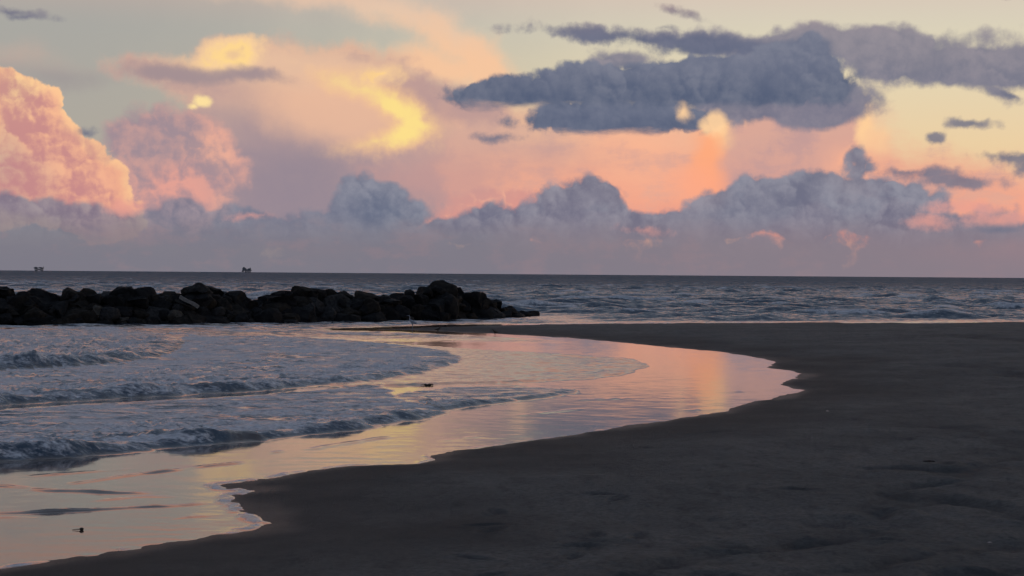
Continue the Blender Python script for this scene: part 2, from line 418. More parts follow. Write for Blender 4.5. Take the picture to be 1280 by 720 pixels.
def seg_dist(X, Y, pts, w=None, closed=False):
    """distance to a polyline, and the weight interpolated along it"""
    best = np.full(X.shape, 1e18); wt = np.zeros(X.shape)
    n = len(pts)
    for i in range(n if closed else n - 1):
        ax, ay = pts[i][:2]; bx, by = pts[(i + 1) % n][:2]
        ex, ey = bx - ax, by - ay; L = ex * ex + ey * ey + 1e-12
        t = np.clip(((X - ax) * ex + (Y - ay) * ey) / L, 0, 1)
        d = (X - ax - t * ex) ** 2 + (Y - ay - t * ey) ** 2
        m = d < best
        best = np.where(m, d, best)
        if w is not None: wt = np.where(m, w[i] + t * (w[(i + 1) % n] - w[i]), wt)
    return np.sqrt(best), wt
def inside(X, Y, pts):
    r = np.zeros(X.shape, bool); n = len(pts)
    for i in range(n):
        ax, ay = pts[i][:2]; bx, by = pts[(i + 1) % n][:2]
        if ay == by: continue
        r ^= ((ay > Y) != (by > Y)) & (X < (bx - ax) * (Y - ay) / (by - ay) + ax)
    return r
def close(X, Y, pts, pad):
    """the grid points within pad of a row of points, as flat indices"""
    p = np.array([q[:2] for q in pts]); lo = p.min(0) - pad; hi = p.max(0) + pad
    return np.flatnonzero((X.ravel() > lo[0]) & (X.ravel() < hi[0]) & (Y.ravel() > lo[1]) & (Y.ravel() < hi[1]))
def signed(X, Y, pts, w=None):
    d, wt = seg_dist(X, Y, pts, w, True)
    return np.where(inside(X, Y, pts), d, -d), wt

def new_mat(name):
    m = bpy.data.materials.new(name); m.use_nodes = True
    m.node_tree.nodes.clear(); return m, m.node_tree
def nd(t, kind, **kw):
    n = t.nodes.new(kind)
    for k, v in kw.items():
        if k.startswith('i_'):
            n.inputs[k[2:].replace('_', ' ')].default_value = v
        else: setattr(n, k, v)
    return n
def attr(t, name):
    return nd(t, 'ShaderNodeAttribute', attribute_name=name).outputs['Fac']
def tmath(t, op, *a, clamp=False):
    n = t.nodes.new('ShaderNodeMath'); n.operation = op; n.use_clamp = clamp
    for i, v in enumerate(a):
        if hasattr(v, 'is_output'): t.links.new(v, n.inputs[i])
        else: n.inputs[i].default_value = v
    return n.outputs[0]
def tsmooth(t, x, a, b, lo=0.0, hi=1.0):
    n = t.nodes.new('ShaderNodeMapRange'); n.interpolation_type = 'SMOOTHSTEP'
    for i, v in enumerate((x, a, b, lo, hi)):
        if hasattr(v, 'is_output'): t.links.new(v, n.inputs[i])
        else: n.inputs[i].default_value = v
    return n.outputs[0]
def tmix(t, f, a, b):
    n = t.nodes.new('ShaderNodeMix'); n.data_type = 'RGBA'
    for i, v in ((0, f), (6, a), (7, b)):
        if hasattr(v, 'is_output'): t.links.new(v, n.inputs[i])
        else: n.inputs[i].default_value = v if i == 0 else (*v, 1)
    return n.outputs[2]
def tnoise(t, vec, scale, detail=4, rough=0.55, out=0, dist=0.0):
    n = nd(t, 'ShaderNodeTexNoise', noise_dimensions='3D')
    n.inputs['Scale'].default_value = scale; n.inputs['Detail'].default_value = detail
    n.inputs['Roughness'].default_value = rough; n.inputs['Distortion'].default_value = dist
    t.links.new(vec, n.inputs['Vector']); return n.outputs[out]
def finish(t, sh):
    o = t.nodes.new('ShaderNodeOutputMaterial'); t.links.new(sh, o.inputs['Surface'])

def sheet(name, X, Y, Z, keep, attrs, mat):
    """a grid of points as one mesh; keep = which points matter"""
    R, C = X.shape
    idx = np.arange(R * C).reshape(R, C)
    q = np.stack([idx[:-1, :-1], idx[:-1, 1:], idx[1:, 1:], idx[1:, :-1]], -1).reshape(-1, 4)
    q = q[keep.ravel()[q].any(1)]
    used = np.unique(q); remap = np.full(R * C, -1); remap[used] = np.arange(len(used))
    q = remap[q]
    co = np.stack([X.ravel()[used], Y.ravel()[used], Z.ravel()[used]], -1).astype(np.float32)
    me = bpy.data.meshes.new(name)
    me.vertices.add(len(co)); me.vertices.foreach_set('co', co.ravel())
    me.loops.add(q.size); me.loops.foreach_set('vertex_index', q.ravel().astype(np.int32))
    me.polygons.add(len(q)); me.polygons.foreach_set('loop_start', np.arange(0, q.size, 4, dtype=np.int32))
    me.polygons.foreach_set('use_smooth', np.ones(len(q), bool))
    for k, v in attrs.items():
        a = me.attributes.new(k, 'FLOAT', 'POINT'); a.data.foreach_set('value', v.ravel()[used].astype(np.float32))
    me.update(); me.validate()
    me.materials.append(mat)
    o = bpy.data.objects.new(name, me); col.objects.link(o)
    o['kind'] = 'structure'
    return o
def polar(rows, step, wide=720.0):
    """rings round the viewpoint, close together ahead and far apart behind"""
    fine = np.arange(-wide, wide + 0.1, step) / FPX
    coarse = np.linspace(fine[-1], 2 * math.pi + fine[0], 46)[1:]
    az = np.concatenate([fine, coarse])
    d = np.asarray(rows)[:, None]
    return d * np.sin(az)[None, :], d * np.cos(az)[None, :]

# ------------------------------------------------------------------ the line of the shore
lagoon_px = [(470, 412.2), (510, 412.6), (560, 414.5), (620, 417.5), (700, 421.5), (760, 426.5), (830, 433.5), (900, 440.5), (950, 447), (977, 452), (958, 459.5), (985, 463), (1000, 467), (990, 474), (980, 481), (1005, 487.5),
             (985, 492), (955, 501), (905, 512), (870, 520), (800, 531), (700, 545), (620, 557), (565, 565), (530, 571), (534, 575), (515, 579), (430, 582), (385, 589), (330, 598), (290, 604), (272, 607), (284, 611), (312, 614), (287, 619), (284, 626), (300, 640),
             (328, 655), (312, 662), (250, 673), (200, 681.5), (100, 697), (0, 711)]
LAND = [at(*p)[:2] for p in lagoon_px]
e = LAND[-1]
LAND += [np.array(p, float) for p in ((-6, 10.4), (-15, 9), (-40, 5), (-200, -20), (-3000, -400), (-3000, -3000), (3000, -3000), (3000, 300), (300, 96), (80, 82))]
LAND += [at(*p)[:2] for p in ((1500, 406), (1280, 404.5), (1200, 404), (1140, 405.5), (1000, 406), (860, 405.5), (760, 406), (660, 406.5), (550, 409), (475, 411.6))]

def land_distance(X, Y):
    d, _ = signed(X, Y, LAND)
    rr = np.hypot(X, Y)
    # the small lobes that each run-up of the water leaves
    return d + (fbm(X * 0.9, Y * 0.35, 4) * 0.10 + fbm(X * 4, Y * 1.6, 3) * 0.022) * np.clip(rr / 18.0, 0.5, 2.0)

# ------------------------------------------------------------------ sand
rows = np.concatenate([CAMH * FPX / np.concatenate([[1.4, 4, 8, 14, 20, 26, 32, 38], np.arange(42, 440, 0.85), np.arange(440, 900, 8)]), [3.5, 2.4, 1.4, 0.5]])
X, Y = polar(rows, 1.5)
D = land_distance(X, Y)
def sand_height(X, Y, D):
    z = np.where(D > 0, 0.36 * (1 - np.exp(-np.maximum(D, 0) / 6.5)), 0.075 * np.maximum(D, -6))
    r = sstep(D, 0.3, 4.0)
    z = z + r * (fbm(X * 0.22 + 3, Y * 0.22, 3) * 0.045 + fbm(X * 1.3, Y * 0.9, 4, 0.6) * 0.012 + np.abs(fbm(X * 3.1, Y * 2.2 + 5, 4, 0.6)) * 0.010)
    return z + fbm(X * 7, Y * 5, 2) * 0.0016
Z = sand_height(X, Y, D)
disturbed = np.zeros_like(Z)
# worn tracks and ruts that cross the beach
for pts, wid, dep in (([(640, 712), (760, 690), (900, 668), (980, 655), (1050, 636), (1100, 606), (1170, 588), (1300, 552)], 0.16, 0.045),
                      ([(1080, 622), (1130, 613), (1180, 609), (1230, 618), (1300, 634)], 0.13, 0.05),
                      ([(1150, 576), (1200, 577), (1290, 572)], 0.16, 0.03), ([(1130, 519), (1180, 522), (1240, 536), (1300, 545)], 0.28, 0.04),
                      ([(1140, 417), (1200, 418), (1290, 425)], 0.5, 0.05), ([(1180, 445), (1240, 452), (1300, 462)], 0.4, 0.05),
                      ([(940, 708), (1080, 694), (1200, 672), (1300, 650)], 0.14, 0.035), ([(700, 640), (760, 646), (800, 650)], 0.1, 0.02), ([(1010, 720), (1150, 706), (1300, 690)], 0.12, 0.03)):
    P_ = [at(px, py, 0.3)[:2] for px, py in pts]
    i = close(X, Y, P_, 1.5); x, y = X.flat[i], Y.flat[i]
    d, _ = seg_dist(x + fbm(x * 0.8, y * 0.8, 3) * 0.25, y + fbm(x * 0.8 + 9, y * 0.8, 3) * 0.35, P_)
    k = np.exp(-(d / wid) ** 2) * (0.55 + 0.6 * fbm(x * 1.7, y * 1.7, 3))
    Z.flat[i] += dep * 0.5 * np.exp(-((d - wid * 2.0) / wid) ** 2) * (0.5 + 0.5 * fbm(x * 2.1, y * 2.1, 2)) - dep * k
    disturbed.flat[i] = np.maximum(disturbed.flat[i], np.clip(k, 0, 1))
# footprints
for _ in range(34):
    px = random.uniform(560, 1320); py = random.uniform(500, 735)
    c = at(px, py, 0.3)[:2]
    if signed(np.array([c[0]]), np.array([c[1]]), LAND)[0][0] < 1.2: continue
    a = random.uniform(0, 3.14)
    i = close(X, Y, [c], 0.6); x, y = X.flat[i] - c[0], Y.flat[i] - c[1]
    u = x * math.cos(a) + y * math.sin(a); v = y * math.cos(a) - x * math.sin(a)
    q = (u / 0.13) ** 2 + (v / 0.055) ** 2
    Z.flat[i] -= 0.016 * np.exp(-q ** 1.5) - 0.007 * np.exp(-(np.sqrt(q) - 1.6) ** 2 * 5)
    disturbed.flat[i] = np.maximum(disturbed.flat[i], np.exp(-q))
wet = sstep(D + fbm(X * 0.5, Y * 0.3, 3) * 1.1, 3.2, 0.0)
m_sand, t = new_mat('sand')
geo = nd(t, 'ShaderNodeNewGeometry')
pos = geo.outputs['Position']
n_big = tnoise(t, pos, 0.7, 5, 0.6); n_fine = tnoise(t, pos, 26.0, 6, 0.7); n_grain = tnoise(t, pos, 420.0, 2, 0.6)
dry = tmix(t, tsmooth(t, n_big, 0.3, 0.7), (0.110, 0.109, 0.103), (0.162, 0.158, 0.147))
dry = tmix(t, tmath(t, 'MULTIPLY', tsmooth(t, n_fine, 0.40, 0.66), 0.65), dry, (0.060, 0.060, 0.057))
dry = tmix(t, tmath(t, 'MULTIPLY', tsmooth(t, n_grain, 0.45, 0.75), 0.35), dry, (0.17, 0.165, 0.16))
dry = tmix(t, tmath(t, 'MULTIPLY', attr(t, 'hollow_shade'), 0.75), dry, (0.046, 0.045, 0.046))  # shade of ruts and footprints put into the sand colour
mps = nd(t, 'ShaderNodeMapping'); mps.inputs['Scale'].default_value = (1.0, 0.45, 1.0); mps.inputs['Rotation'].default_value = (0, 0, 0.5); t.links.new(pos, mps.inputs[0])
n_mid = tnoise(t, mps.outputs[0], 5.0, 5, 0.68)
dry = tmix(t, tmath(t, 'MULTIPLY', tsmooth(t, n_mid, 0.47, 0.68), 0.5), dry, (0.058, 0.057, 0.055))
wetc = tmix(t, tsmooth(t, n_big, 0.35, 0.7), (0.044, 0.045, 0.045), (0.060, 0.061, 0.059))
base = tmix(t, attr(t, 'wet'), dry, wetc)
pb = nd(t, 'ShaderNodeBsdfPrincipled')
t.links.new(base, pb.inputs['Base Color'])
ro = tsmooth(t, tmath(t, 'ADD', attr(t, 'wet'), tmath(t, 'MULTIPLY', n_big, 0.25)), 0.3, 1.25, 0.95, 0.8)
t.links.new(tmath(t, 'SUBTRACT', ro, tmath(t, 'MULTIPLY', attr(t, 'sheen'), 0.3)), pb.inputs['Roughness'])
pb.inputs['Specular IOR Level'].default_value = 0.18
bp = nd(t, 'ShaderNodeBump', i_Strength=0.8, i_Distance=0.03)
t.links.new(tmath(t, 'ADD', n_fine, tmath(t, 'MULTIPLY', n_grain, 0.3)), bp.inputs['Height'])
t.links.new(bp.outputs[0], pb.inputs['Normal'])
finish(t, pb.outputs[0])
sand = sheet('sand', X, Y, Z, D > -2.2, {'wet': wet, 'hollow_shade': disturbed, 'sheen': sstep(D + fbm(X * 1.5, Y * 0.7, 3) * 0.2, 0.45, 0.0)}, m_sand)

# ------------------------------------------------------------------ water
rows = np.concatenate([[60000, 20000, 9000, 5500, 3600], CAMH * FPX / np.arange(1.5, 13.6, 0.3), np.arange(300, 130, -0.8), np.arange(130, 60, -0.3), CAMH * FPX / np.arange(70, 400, 0.8), CAMH * FPX / np.arange(400, 1000, 20)])
X, Y = polar(rows, 1.6)
R_ = np.hypot(X, Y)
D = land_distance(X, Y)
Z = np.zeros_like(X); foam = np.zeros_like(X); broken = np.zeros_like(X)
BARRIER = [at(*p)[:2] for p in ((-700, 407), (-100, 405), (200, 403), (420, 401), (672, 395.5))] + [at(*p)[:2] for p in ((720, 404), (860, 404), (1000, 404), (1280, 402), (1500, 402))]
OPEN = BARRIER + [np.array(p, float) for p in ((3000, 300), (90000, 0), (90000, 90000), (-90000, 90000), (-90000, 0))]
Do, _ = signed(X, Y, OPEN)
# open sea: short steep chop running in towards the beach
amp = sstep(Do, -1.0, 7.0) * sstep(D, 0.0, -9.0)
sea = np.zeros_like(X)
oi = np.flatnonzero(((Do > -1.5) & (R_ < 2500)).ravel()); ox, oy, orr = X.flat[oi], Y.flat[oi], R_.flat[oi]
acc_ = np.zeros(len(oi))
for k in range(34):
    lam = 1.2 * (6.5 / 1.2) ** rng.uniform(0, 1)
    a = 0.0115 * lam * rng.uniform(0.6, 1.2)
    th = -math.pi / 2 + 0.25 + rng.normal(0, 0.48)
    kx, ky = math.cos(th) * 2 * math.pi / lam, math.sin(th) * 2 * math.pi / lam
    ph = ox * kx + oy * ky + rng.uniform(0, 6.28) + 1.2 * perlin(ox / (lam * 3) + k, oy / (lam * 3))
    fade = 1.0 / (1.0 + (orr / (lam * 110.0)) ** 3)
    acc_ += a * fade * (np.exp(1.1 * (np.sin(ph) - 1)) * 1.9 - 0.72)
sea.flat[oi] = acc_
swell = sstep(fbm(X / 22, Y / 9, 3), -0.5, 0.7)
Z += amp * sea * (0.65 + 0.5 * swell)
caps = sstep(amp * sea * (0.55 + 0.6 * swell) + fbm(X / 1.6, Y / 0.7, 4, 0.6) * 0.12, 0.10, 0.26) * amp * sstep(fbm(X / 9, Y / 5, 3), -0.35, 0.4)
foam = np.maximum(foam, caps * 0.62)
# breakers that run up against the seaward edge of the bar
edge = sstep(D, -7.0, -1.0) * sstep(Do, -3, 0.5)
rollers = np.clip(np.sin((D + 0.8 * fbm(X / 6, Y / 6, 2)) * 2 * math.pi / 3.6 + 1.0), 0, 1) ** 3
Z += edge * 0.05 * rollers
foam = np.maximum(foam, edge * (0.08 + 0.55 * sstep(fbm(X / 3.5, Y / 1.2, 4, 0.6), -0.2, 0.6)))

# breakers and run-up inside the bar: (row of points, crest height)
def region(pts, rise, decay, foaminess, bump, lacy=0.5):
    P_ = [at(p[0], p[1])[:2] for p in pts]; W_ = [p[2] for p in pts]
    i = close(X, Y, P_, 0.5); x, y = X.flat[i], Y.flat[i]
    d, h = signed(x + fbm(x * 1.1, y * 1.1, 3) * 0.12, y + fbm(x * 0.9 + 7, y * 0.9, 4) * 0.16, P_, W_)
    i, x, y, h, d = (v[d > 0] for v in (i, x, y, h, d))
    hh = 0.68 * h * np.clip(0.9 + 0.75 * fbm(x * 0.4 + 2, y * 0.7, 3), 0.3, 1.6)
    prof = sstep(d, 0, rise) * np.exp(-np.maximum(d - rise, 0) / decay)
    m = sstep(d, 0.0, rise * 0.5)
    wl = np.clip(np.sin((d + 0.35 * fbm(x * 0.8, y * 1.2 + 4, 3)) * 2 * math.pi / (0.75 + 0.25 * np.sin(x))), 0, 1) ** 2 * sstep(fbm(x * 0.5 + 8, y * 0.9, 3), -0.3, 0.5) * sstep(d, rise, rise * 3)
    lumps = np.abs(fbm(x * 2.6, y * 4.2, 4, 0.62)) - 0.25
    small = fbm(x * 5.5 + 3, y * 11.0, 3, 0.65)
    face = sstep(d, 0.0, rise * 0.3) * sstep(d, rise * 1.9, rise * 0.8) * sstep(h, 0.02, 0.08)
    k = np.clip(0.3 + hh / 0.12, 0.3, 1.3) * (1 - 0.55 * face)
    Z.flat[i] = np.maximum(Z.flat[i], 0) * (1 - m) + hh * prof + m * bump * (k * (lumps * 1.3 + small * 0.75 + 0.2) + wl * 1.2)
    patch = 0.70 + lacy * fbm(x * 0.5, y * 1.6, 4, 0.62) - 0.25 * wl + 0.45 * sstep(fbm(x * 1.1, y * 3.5, 4, 0.65), 0.25, 0.8)
    foam.flat[i] = np.clip(m * foaminess * patch * (1 - 0.36 * face), 0, 1)
    broken.flat[i] = np.maximum(broken.flat[i], m * np.clip(foaminess * 1.4, 0, 1))
# unbroken water off the rocks
c_ = sstep(Do, 1.0, -2.0) * sstep(D, -1.0, -3.0) * sstep(R_, 48.0, 56.0)
Z += c_ * (fbm(X / 1.6, Y / 1.0, 3) * 0.05 + np.abs(fbm(X / 0.8, Y / 0.5, 2)) * 0.02)
foam = np.maximum(foam, c_ * sstep(fbm(X / 3.0, Y / 1.2, 4), -0.25, 0.5) * 0.75)
region([(420, 485, .04), (500, 482.5, .06), (535, 481.5, .06), (620, 479.5, .055), (740, 473.5, .04), (790, 466, .018), (813, 457, .014), (790, 448.5, .008), (700, 442.5, .006), (600, 437, 0), (420, 424, 0), (300, 440, 0)], 0.12, 0.35, 0.22, 0.008)
region([(-180, 519, .2), (0, 508, .22), (100, 501, .22), (200, 496.5, .21), (300, 491, .19), (400, 483, .16), (480, 475.5, .14), (540, 465.5, .11), (575, 455.5, .08), (585, 448, .05), (565, 439, .04), (500, 430.5, .03), (430, 424.5, .03), (350, 420, .02), (230, 419, 0), (205, 425, 0), (150, 440, 0), (60, 446, 0), (-180, 458, 0)], 0.42, 1.5, 0.85, 0.026)
region([(-180, 472, .30), (0, 464, .32), (60, 460, .36), (100, 457.5, .36), (150, 453, .28), (195, 447, .2), (222, 438, .13), (230, 427, .10), (212, 418, .05), (180, 413, .02), (-180, 411, 0)], 0.55, 1.6, 0.72, 0.045)
region([(400, 545, .02), (500, 527, .05), (560, 514, .09), (600, 508, .09), (660, 500.5, .08), (705, 495, .06), (725, 491, .03), (715, 486.5, .02), (640, 483, 0), (560, 482.5, 0), (480, 495, 0)], 0.26, 1.0, 0.5, 0.016)
region([(-180, 592, .17), (0, 579, .18), (100, 572, .18), (200, 563, .17), (300, 554, .16), (400, 544, .14), (480, 533, .12), (545, 521.5, .10), (568, 515, .06), (540, 507, .04), (505, 499, .02), (480, 480, 0), (400, 487, 0), (300, 495, 0), (200, 500, 0), (100, 505, 0), (0, 512, 0), (-180, 523, 0)], 0.34, 1.1, 0.78, 0.020)
# thin ridges of moving water on the flooded sand
flat = sstep(foam, 0.25, 0.05) * sstep(Do, -1.0, -4.0)
for pts, h, w in (([(-60, 607), (15, 609), (60, 613), (110, 615), (200, 617)], .016, .07), ([(-40, 643), (100, 638), (200, 633.5), (265, 628)], .016, .04), ([(80, 606), (130, 599), (200, 590), (310, 578)], .014, .06), ([(-30, 648), (60, 647)], .008, .04),
                  ([(155, 674.5), (195, 672)], .008, .03), ([(200, 650), (275, 645)], .008, .03), ([(20, 596), (100, 590), (180, 586)], .008, .05), ([(330, 567), (360, 563)], .012, .05), ([(380, 563), (460, 550), (500, 545)], .010, .07), ([(540, 552), (570, 549), (600, 545)], .010, .05),
                  ([(715, 500), (760, 499), (800, 497)], .010, .06), ([(845, 513), (880, 511)], .012, .05), ([(820, 498), (870, 497)], .008, .05), ([(560, 437), (620, 441), (660, 445)], .014, .12), ([(690, 448), (740, 447), (790, 449)], .010, .1), ([(900, 490), (940, 489)], .006, .05),
                  ([(60, 668), (66, 668)], .008, .03), ([(230, 604), (262, 601)], .006, .04), ([(100, 627), (180, 622), (240, 622)], .006, .04), ([(640, 520), (700, 514), (730, 510)], .006, .07), ([(610, 478), (700, 488)], .01, .08)):
    P_ = [at(*p)[:2] for p in pts]
    i = close(X, Y, P_, 0.6); x, y = X.flat[i], Y.flat[i]
    d, _ = seg_dist(x, y + fbm(x * 1.3, y * 0.5, 3) * 0.10, P_)
    ends = sstep(np.minimum(np.hypot(x - P_[0][0], y - P_[0][1]), np.hypot(x - P_[-1][0], y - P_[-1][1])), 0.0, 0.35)
    Z.flat[i] += flat.flat[i] * h * 1.5 * np.exp(-(d / (w * 0.85)) ** 2) * (0.6 + 0.8 * fbm(x * 2.2, y * 2.2, 2)) * ends
rip = flat * sstep(fbm(X * 0.35, Y * 0.22 + 4, 3), 0.0, 0.7)
Z += rip * 0.0012 * fbm(X * 2.0, Y * 5.0, 3) + flat * 0.0006 * fbm(X * 2.5, Y * 4.0, 3)
# froth left along the edge of the run-up
lace = sstep(D, -0.11, -0.01) * sstep(D, 0.12, 0.0) * sstep(R_, 24.0, 15.0) * sstep(fbm(X * 2.2, Y * 1.4, 3), -0.35, 0.25)
tongue = [at(*p)[:2] for p in ((268, 607), (312, 614), (285, 622), (298, 640), (326, 655), (305, 662))]
td, _ = seg_dist(X, Y + fbm(X * 5, Y * 5, 3) * 0.04, tongue)
lace = np.maximum(lace, sstep(td, 0.12, 0.02) * sstep(fbm(X * 6, Y * 3, 3), -0.7, 0.2))
foam = np.maximum(foam, lace * 0.62); Z += lace * (0.006 + 0.004 * fbm(X * 9, Y * 9, 2))
chop = 0.012 + (0.42 + 0.75 * sstep(R_, 110, 450)) * sstep(Do, -2, 4) * sstep(D, 0, -4) + 0.35 * c_
chop = np.maximum(chop, 0.42 * broken)
gloss = 0.08 + 0.10 * sstep(Do, -2, 4) + 0.15 * sstep(R_, 150, 900)
m_water, t = new_mat('sea_water')
geo = nd(t, 'ShaderNodeNewGeometry'); pos = geo.outputs['Position']
mp = nd(t, 'ShaderNodeMapping'); mp.inputs['Scale'].default_value = (1.0, 1.7, 1.0); t.links.new(pos, mp.inputs[0])
nv = tnoise(t, mp.outputs[0], 2.6, 5, 0.62, out=1)
sub = nd(t, 'ShaderNodeVectorMath', operation='SUBTRACT'); t.links.new(nv, sub.inputs[0]); sub.inputs[1].default_value = (0.5, 0.66, 0.5)
mul = nd(t, 'ShaderNodeVectorMath', operation='MULTIPLY'); t.links.new(sub.outputs[0], mul.inputs[0]); mul.inputs[1].default_value = (1.6, 2.4, 0)
scl = nd(t, 'ShaderNodeVectorMath', operation='SCALE'); t.links.new(mul.outputs[0], scl.inputs[0]); t.links.new(attr(t, 'chop'), scl.inputs['Scale'])
add = nd(t, 'ShaderNodeVectorMath', operation='ADD'); t.links.new(geo.outputs['Normal'], add.inputs[0]); t.links.new(scl.outputs[0], add.inputs[1])
nrm = nd(t, 'ShaderNodeVectorMath', operation='NORMALIZE'); t.links.new(add.outputs[0], nrm.inputs[0])
wp = nd(t, 'ShaderNodeBsdfPrincipled')
t.links.new(tmix(t, attr(t, 'film'), (0.028, 0.052, 0.080), (0.070, 0.050, 0.040)), wp.inputs['Base Color'])
wp.inputs['IOR'].default_value = 1.55
t.links.new(attr(t, 'gloss'), wp.inputs['Roughness']); t.links.new(nrm.outputs[0], wp.inputs['Normal'])
nf1 = tnoise(t, mp.outputs[0], 4.5, 6, 0.7); nf2 = tnoise(t, mp.outputs[0], 13.0, 5, 0.65)
fm = tmath(t, 'ADD', attr(t, 'foam'), tmath(t, 'MULTIPLY', tmath(t, 'SUBTRACT', nf1, 0.5), 1.5))
fm = tmath(t, 'ADD', fm, tmath(t, 'MULTIPLY', tmath(t, 'SUBTRACT', nf2, 0.5), 0.9))
gate = tsmooth(t, attr(t, 'foam'), 0.03, 0.25)
fm = tmath(t, 'MULTIPLY', tsmooth(t, fm, 0.2, 0.8), gate)
fd = nd(t, 'ShaderNodeBsdfPrincipled')
t.links.new(tmix(t, tsmooth(t, nf2, 0.3, 0.7), (0.34, 0.35, 0.37), (0.74, 0.745, 0.755)), fd.inputs['Base Color'])
fd.inputs['Roughness'].default_value = 0.7
fb = nd(t, 'ShaderNodeBump', i_Strength=0.7, i_Distance=0.03); t.links.new(nf2, fb.inputs['Height']); t.links.new(fb.outputs[0], fd.inputs['Normal'])
mx = nd(t, 'ShaderNodeMixShader'); t.links.new(fm, mx.inputs[0]); t.links.new(wp.outputs[0], mx.inputs[1]); t.links.new(fd.outputs[0], mx.inputs[2])
finish(t, mx.outputs[0])
water = sheet('sea', X, Y, Z, D < 0.6, {'foam': foam, 'chop': chop, 'gloss': gloss, 'film': flat}, m_water)

# ------------------------------------------------------------------ things
def tag(o, label, cat, group=None):
    o['label'] = label; o['category'] = cat
    if group: o['group'] = group
def empty(name, loc, label, cat, group=None):
    o = bpy.data.objects.new(name, None); col.objects.link(o); o.location = loc
    o.empty_display_size = 0.2; tag(o, label, cat, group); return o
def link(name, me, mat=None, parent=None, loc=(0, 0, 0), rot=(0, 0, 0), scale=(1, 1, 1)):
    o = bpy.data.objects.new(name, me); col.objects.link(o)
    if mat and not me.materials: me.materials.append(mat)
    o.parent = parent; o.location = loc; o.rotation_euler = rot; o.scale = scale
    return o
def simple_mat(name, c, rough=0.8, scale=8.0, vary=0.35, bump=0.3, c2=None, dist=0.02, spec=0.3):
    m, t = new_mat(name)
    tcn = nd(t, 'ShaderNodeTexCoord'); v = tcn.outputs['Object']
    n = tnoise(t, v, scale, 6, 0.62)
    c2 = c2 or tuple(x * (1 - vary) for x in c)
    b = nd(t, 'ShaderNodeBsdfPrincipled'); t.links.new(tmix(t, tsmooth(t, n, 0.3, 0.7), c2, c), b.inputs['Base Color'])
    b.inputs['Roughness'].default_value = rough; b.inputs['Specular IOR Level'].default_value = spec
    bn = nd(t, 'ShaderNodeBump', i_Strength=bump, i_Distance=dist); t.links.new(n, bn.inputs['Height']); t.links.new(bn.outputs[0], b.inputs['Normal'])
    finish(t, b.outputs[0]); return m

# ---- breakwater of quarried boulders
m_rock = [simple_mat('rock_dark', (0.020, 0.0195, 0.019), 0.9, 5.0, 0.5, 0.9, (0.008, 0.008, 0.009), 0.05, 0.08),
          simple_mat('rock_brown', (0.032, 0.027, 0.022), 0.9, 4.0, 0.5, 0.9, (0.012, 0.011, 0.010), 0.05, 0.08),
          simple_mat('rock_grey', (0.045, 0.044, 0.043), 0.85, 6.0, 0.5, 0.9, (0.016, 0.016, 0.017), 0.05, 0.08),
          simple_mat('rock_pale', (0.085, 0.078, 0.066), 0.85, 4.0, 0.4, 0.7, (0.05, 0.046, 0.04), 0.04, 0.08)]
def rock_mesh(seed):
    r = random.Random(seed)
    bm = bmesh.new(); bmesh.ops.create_icosphere(bm, subdivisions=3, radius=1.0)
    planes = []
    for _ in range(r.randint(9, 12)):
        n = Vector((r.gauss(0, 1), r.gauss(0, 1), r.gauss(0, 1))).normalized()
        planes.append((n, r.uniform(0.34, 0.74)))
    off = Vector((r.uniform(0, 50), r.uniform(0, 50), r.uniform(0, 50)))
    from mathutils import noise as mn
    for v in bm.verts:
        p = v.co.copy()
        for n, d in planes:
            k = p.dot(n) - d
            if k > 0: p -= n * k * 0.97
        p += v.co * 0.10 * mn.fractal(p * 2.6 + off, 0.8, 2.0, 4)
        v.co = p
    me = bpy.data.meshes.new('rock'); bm.to_mesh(me); bm.free()
    me.polygons.foreach_set('use_smooth', np.zeros(len(me.polygons), bool)); me.update()
    return me
variants = [rock_mesh(100 + i) for i in range(16)]
variant_co = {}
for me in variants:
    a_ = np.zeros(len(me.vertices) * 3); me.vertices.foreach_get('co', a_); variant_co[me.name] = a_.reshape(-1, 3)
jl, jr = at(-260, 407.5), at(672, 395.5)
jetty = empty('rock_jetty', tuple((jl + jr) / 2), 'long low breakwater of dark piled boulders running out beside the surf', 'breakwater')
jc = (jl + jr) / 2
# where the front foot of the breakwater stands, column by column
foot = [(-260, 408), (0, 406.5), (120, 405.5), (250, 404.5), (400, 402.5), (520, 401), (600, 399), (640, 397.2), (672, 395.5)]
def foot_y(px):
    return float(np.interp(px, [f[0] for f in foot], [f[1] for f in foot]))
crest = [(-260, 362), (-200, 357), (-120, 364), (-40, 360), (0, 358), (12, 358), (20, 367), (32, 362), (44, 360), (55, 375), (66, 366), (85, 359), (96, 364), (110, 360), (130, 366), (150, 358), (172, 358), (200, 365), (228, 363), (238, 356), (250, 353), (266, 357), (278, 363), (300, 363),
         (320, 374), (332, 369), (345, 363), (378, 357), (395, 360), (410, 361), (430, 363), (441, 371), (460, 363), (475, 367), (490, 370), (500, 366), (512, 362), (522, 367), (532, 357), (548, 350), (560, 355), (575, 364), (600, 365), (620, 376), (640, 384), (655, 389), (676, 393)]
def crest_y(px):
    return float(np.interp(px, [c[0] for c in crest], [c[1] for c in crest]))
count = 0
